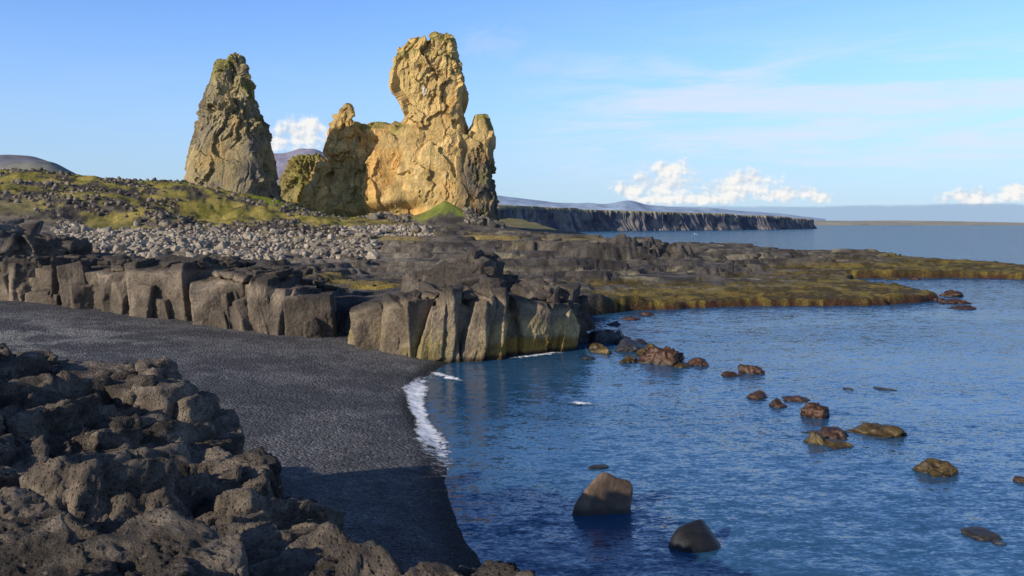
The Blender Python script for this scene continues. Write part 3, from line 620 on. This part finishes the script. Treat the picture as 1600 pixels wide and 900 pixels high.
# ------------------------------------------------------------ light & sky
EL=math.radians(22); AZ=math.radians(50)
tr=Vector((math.sin(AZ)*math.cos(EL),math.cos(AZ)*math.cos(EL),-math.sin(EL)))
L=bpy.data.lights.new('sun','SUN'); L.energy=5.0; L.angle=math.radians(.5); L.color=(1,.88,.70)
lo=bpy.data.objects.new('sun',L); scene.collection.objects.link(lo); lo.rotation_euler=tr.to_track_quat('-Z','Y').to_euler()
w=bpy.data.worlds.new('World'); scene.world=w; w.use_nodes=True; t=NT(w.node_tree); bg=w.node_tree.nodes['Background']
sky=t.n('ShaderNodeTexSky',sky_type='NISHITA',sun_disc=False,sun_elevation=EL,sun_rotation=math.radians(230),air_density=1.0,dust_density=.3,ozone_density=2.5,altitude=0)
gen=t.n('ShaderNodeTexCoord').outputs['Generated']; sx=t.n('ShaderNodeSeparateXYZ',ins={0:gen})
az=t.m('MULTIPLY',t.m('ARCTAN2',sx.outputs[0],sx.outputs[1]),57.2958); el=t.m('MULTIPLY',t.m('ARCSINE',sx.outputs[2]),57.2958)
P=t.n('ShaderNodeCombineXYZ',ins={0:az,1:el,2:0.0}).outputs[0]
def ae(px,py):
    a=math.atan((px-800)/1333); return math.degrees(a),math.degrees(math.atan((350-py)/1333*math.cos(a)))
def vm(op,a,b=None,c=None):
    ins={0:a}
    if b is not None: ins[1]=b
    if c is not None: ins[2]=c
    return t.n('ShaderNodeVectorMath',operation=op,ins=ins)
def blobs(lst):
    r=None
    for (px,py,rx,ry) in lst:
        a,e=ae(px,py); kx=1/(rx*.043);ky=1/(ry*.043)
        ln=vm('LENGTH',vm('MULTIPLY_ADD',P,(kx,ky,0),(-a*kx,-e*ky,0)).outputs[0]).outputs['Value']
        r=ln if r is None else t.n('ShaderNodeMath',operation='SMOOTH_MIN',ins={0:r,1:ln,2:.3}).outputs[0]
    return r
def nz(vec,sc,det,ro=.6,di=0.0): return t.n('ShaderNodeTexNoise',ins={'Vector':vec,'Scale':sc,'Detail':det,'Roughness':ro,'Distortion':di}).outputs['Fac']
dist=blobs([(470,212,50,26),(484,200,28,20),(432,222,22,14),(1045,268,32,22),(1042,290,58,22),(985,297,28,18),(1168,284,44,20),(1150,298,62,16),(1232,304,52,12),(1282,309,20,9),(1080,312,115,8),(1515,309,44,13),(1592,301,38,14)])
nA=nz(P,1.0,5.0,.58); nB=nz(vm('ADD',P,(-.18,.22,0)).outputs[0],1.0,5.0,.58)
den=t.m('ADD',t.m('SUBTRACT',1.0,dist),t.m('MULTIPLY',t.m('SUBTRACT',nA,.5),2.4))
cum=t.rng(den,-.15,.65,0,1,True)
shade=t.rng(t.m('ADD',t.m('MULTIPLY',t.m('SUBTRACT',nA,nB),3.6),t.m('MULTIPLY',den,.45)),-.4,.5,0,1)
ccol=t.mix(shade,(3.9,4.5,5.3),(6.4,6.3,6.1))
mp=t.n('ShaderNodeMapping',ins={'Vector':P,'Rotation':(0,0,math.radians(-8)),'Scale':(.06,.42,1)}).outputs[0]
ci=nz(mp,1.0,9.0,.62,1.0)
mp2=t.n('ShaderNodeMapping',ins={'Vector':P,'Rotation':(0,0,math.radians(-13)),'Scale':(.13,1.5,1),'Location':(3.1,1.7,0)}).outputs[0]
ci2=nz(mp2,1.0,9.0,.65,.6)
r_=t.m('MULTIPLY',t.rng(az,-3,9,.05,1,True),t.m('MULTIPLY',t.rng(el,1.5,4,0,1,True),t.rng(el,12.5,8.5,.1,1,True)))
cir=t.m('MULTIPLY',t.rng(t.m('ADD',t.m('MULTIPLY',ci,.72),t.m('MULTIPLY',ci2,.28)),.40,.62,0,1,True),r_)
veil=t.m('MULTIPLY',t.rng(el,14,0,0,1,True),.75)
dark=t.rng(el,14,42,1.0,.32,True)
tint=t.mix(1.0,sky.outputs[0],(.88,1.08,1.5),'MULTIPLY')
tint=t.mix(1.0,tint,t.n('ShaderNodeCombineXYZ',ins={0:dark,1:dark,2:dark}).outputs[0],'MULTIPLY')
c1=t.mix(veil,tint,(2.7,3.8,5.1))
c1=t.mix(t.m('MULTIPLY',cir,.72),c1,(5.0,5.4,6.0))
small=blobs([(800,262,22,9),(876,273,26,8),(770,70,90,40),(850,100,70,30)])
sm=t.m('MULTIPLY',t.rng(t.m('ADD',t.m('SUBTRACT',1.0,small),t.m('MULTIPLY',t.m('SUBTRACT',nz(vm('MULTIPLY',P,(.5,.8,0)).outputs[0],1.0,8.0,.65,1.0),.5),2.4)),0,1.3,0,1,True),.28)
c1=t.mix(sm,c1,(4.2,4.7,5.6))
c2=t.mix(t.m('MULTIPLY',cum,.95),c1,ccol)
top=t.m('ADD',1.25,t.m('MULTIPLY',t.m('SUBTRACT',nz(vm('MULTIPLY',P,(.12,.4,0)).outputs[0],1.0,4.0),.5),.9))
bank=t.m('MULTIPLY',t.rng(t.m('SUBTRACT',top,el),0,.22,0,1,True),t.rng(az,-4,10,.3,1,True))
c3=t.mix(t.m('MULTIPLY',bank,.8),c2,(2.2,3.1,4.4))
w.node_tree.links.new(c3,bg.inputs['Color']); bg.inputs['Strength'].default_value=.15
# ------------------------------------------------------------ camera
cd=bpy.data.cameras.new('camera'); cam=bpy.data.objects.new('camera',cd); scene.collection.objects.link(cam)
cam.location=(0,0,EYE); cam.rotation_euler=(math.radians(90),0,0); cd.sensor_width=36; cd.lens=1333/1600*36; cd.shift_y=-100/1600
cd.clip_start=.1; cd.clip_end=90000; scene.camera=cam
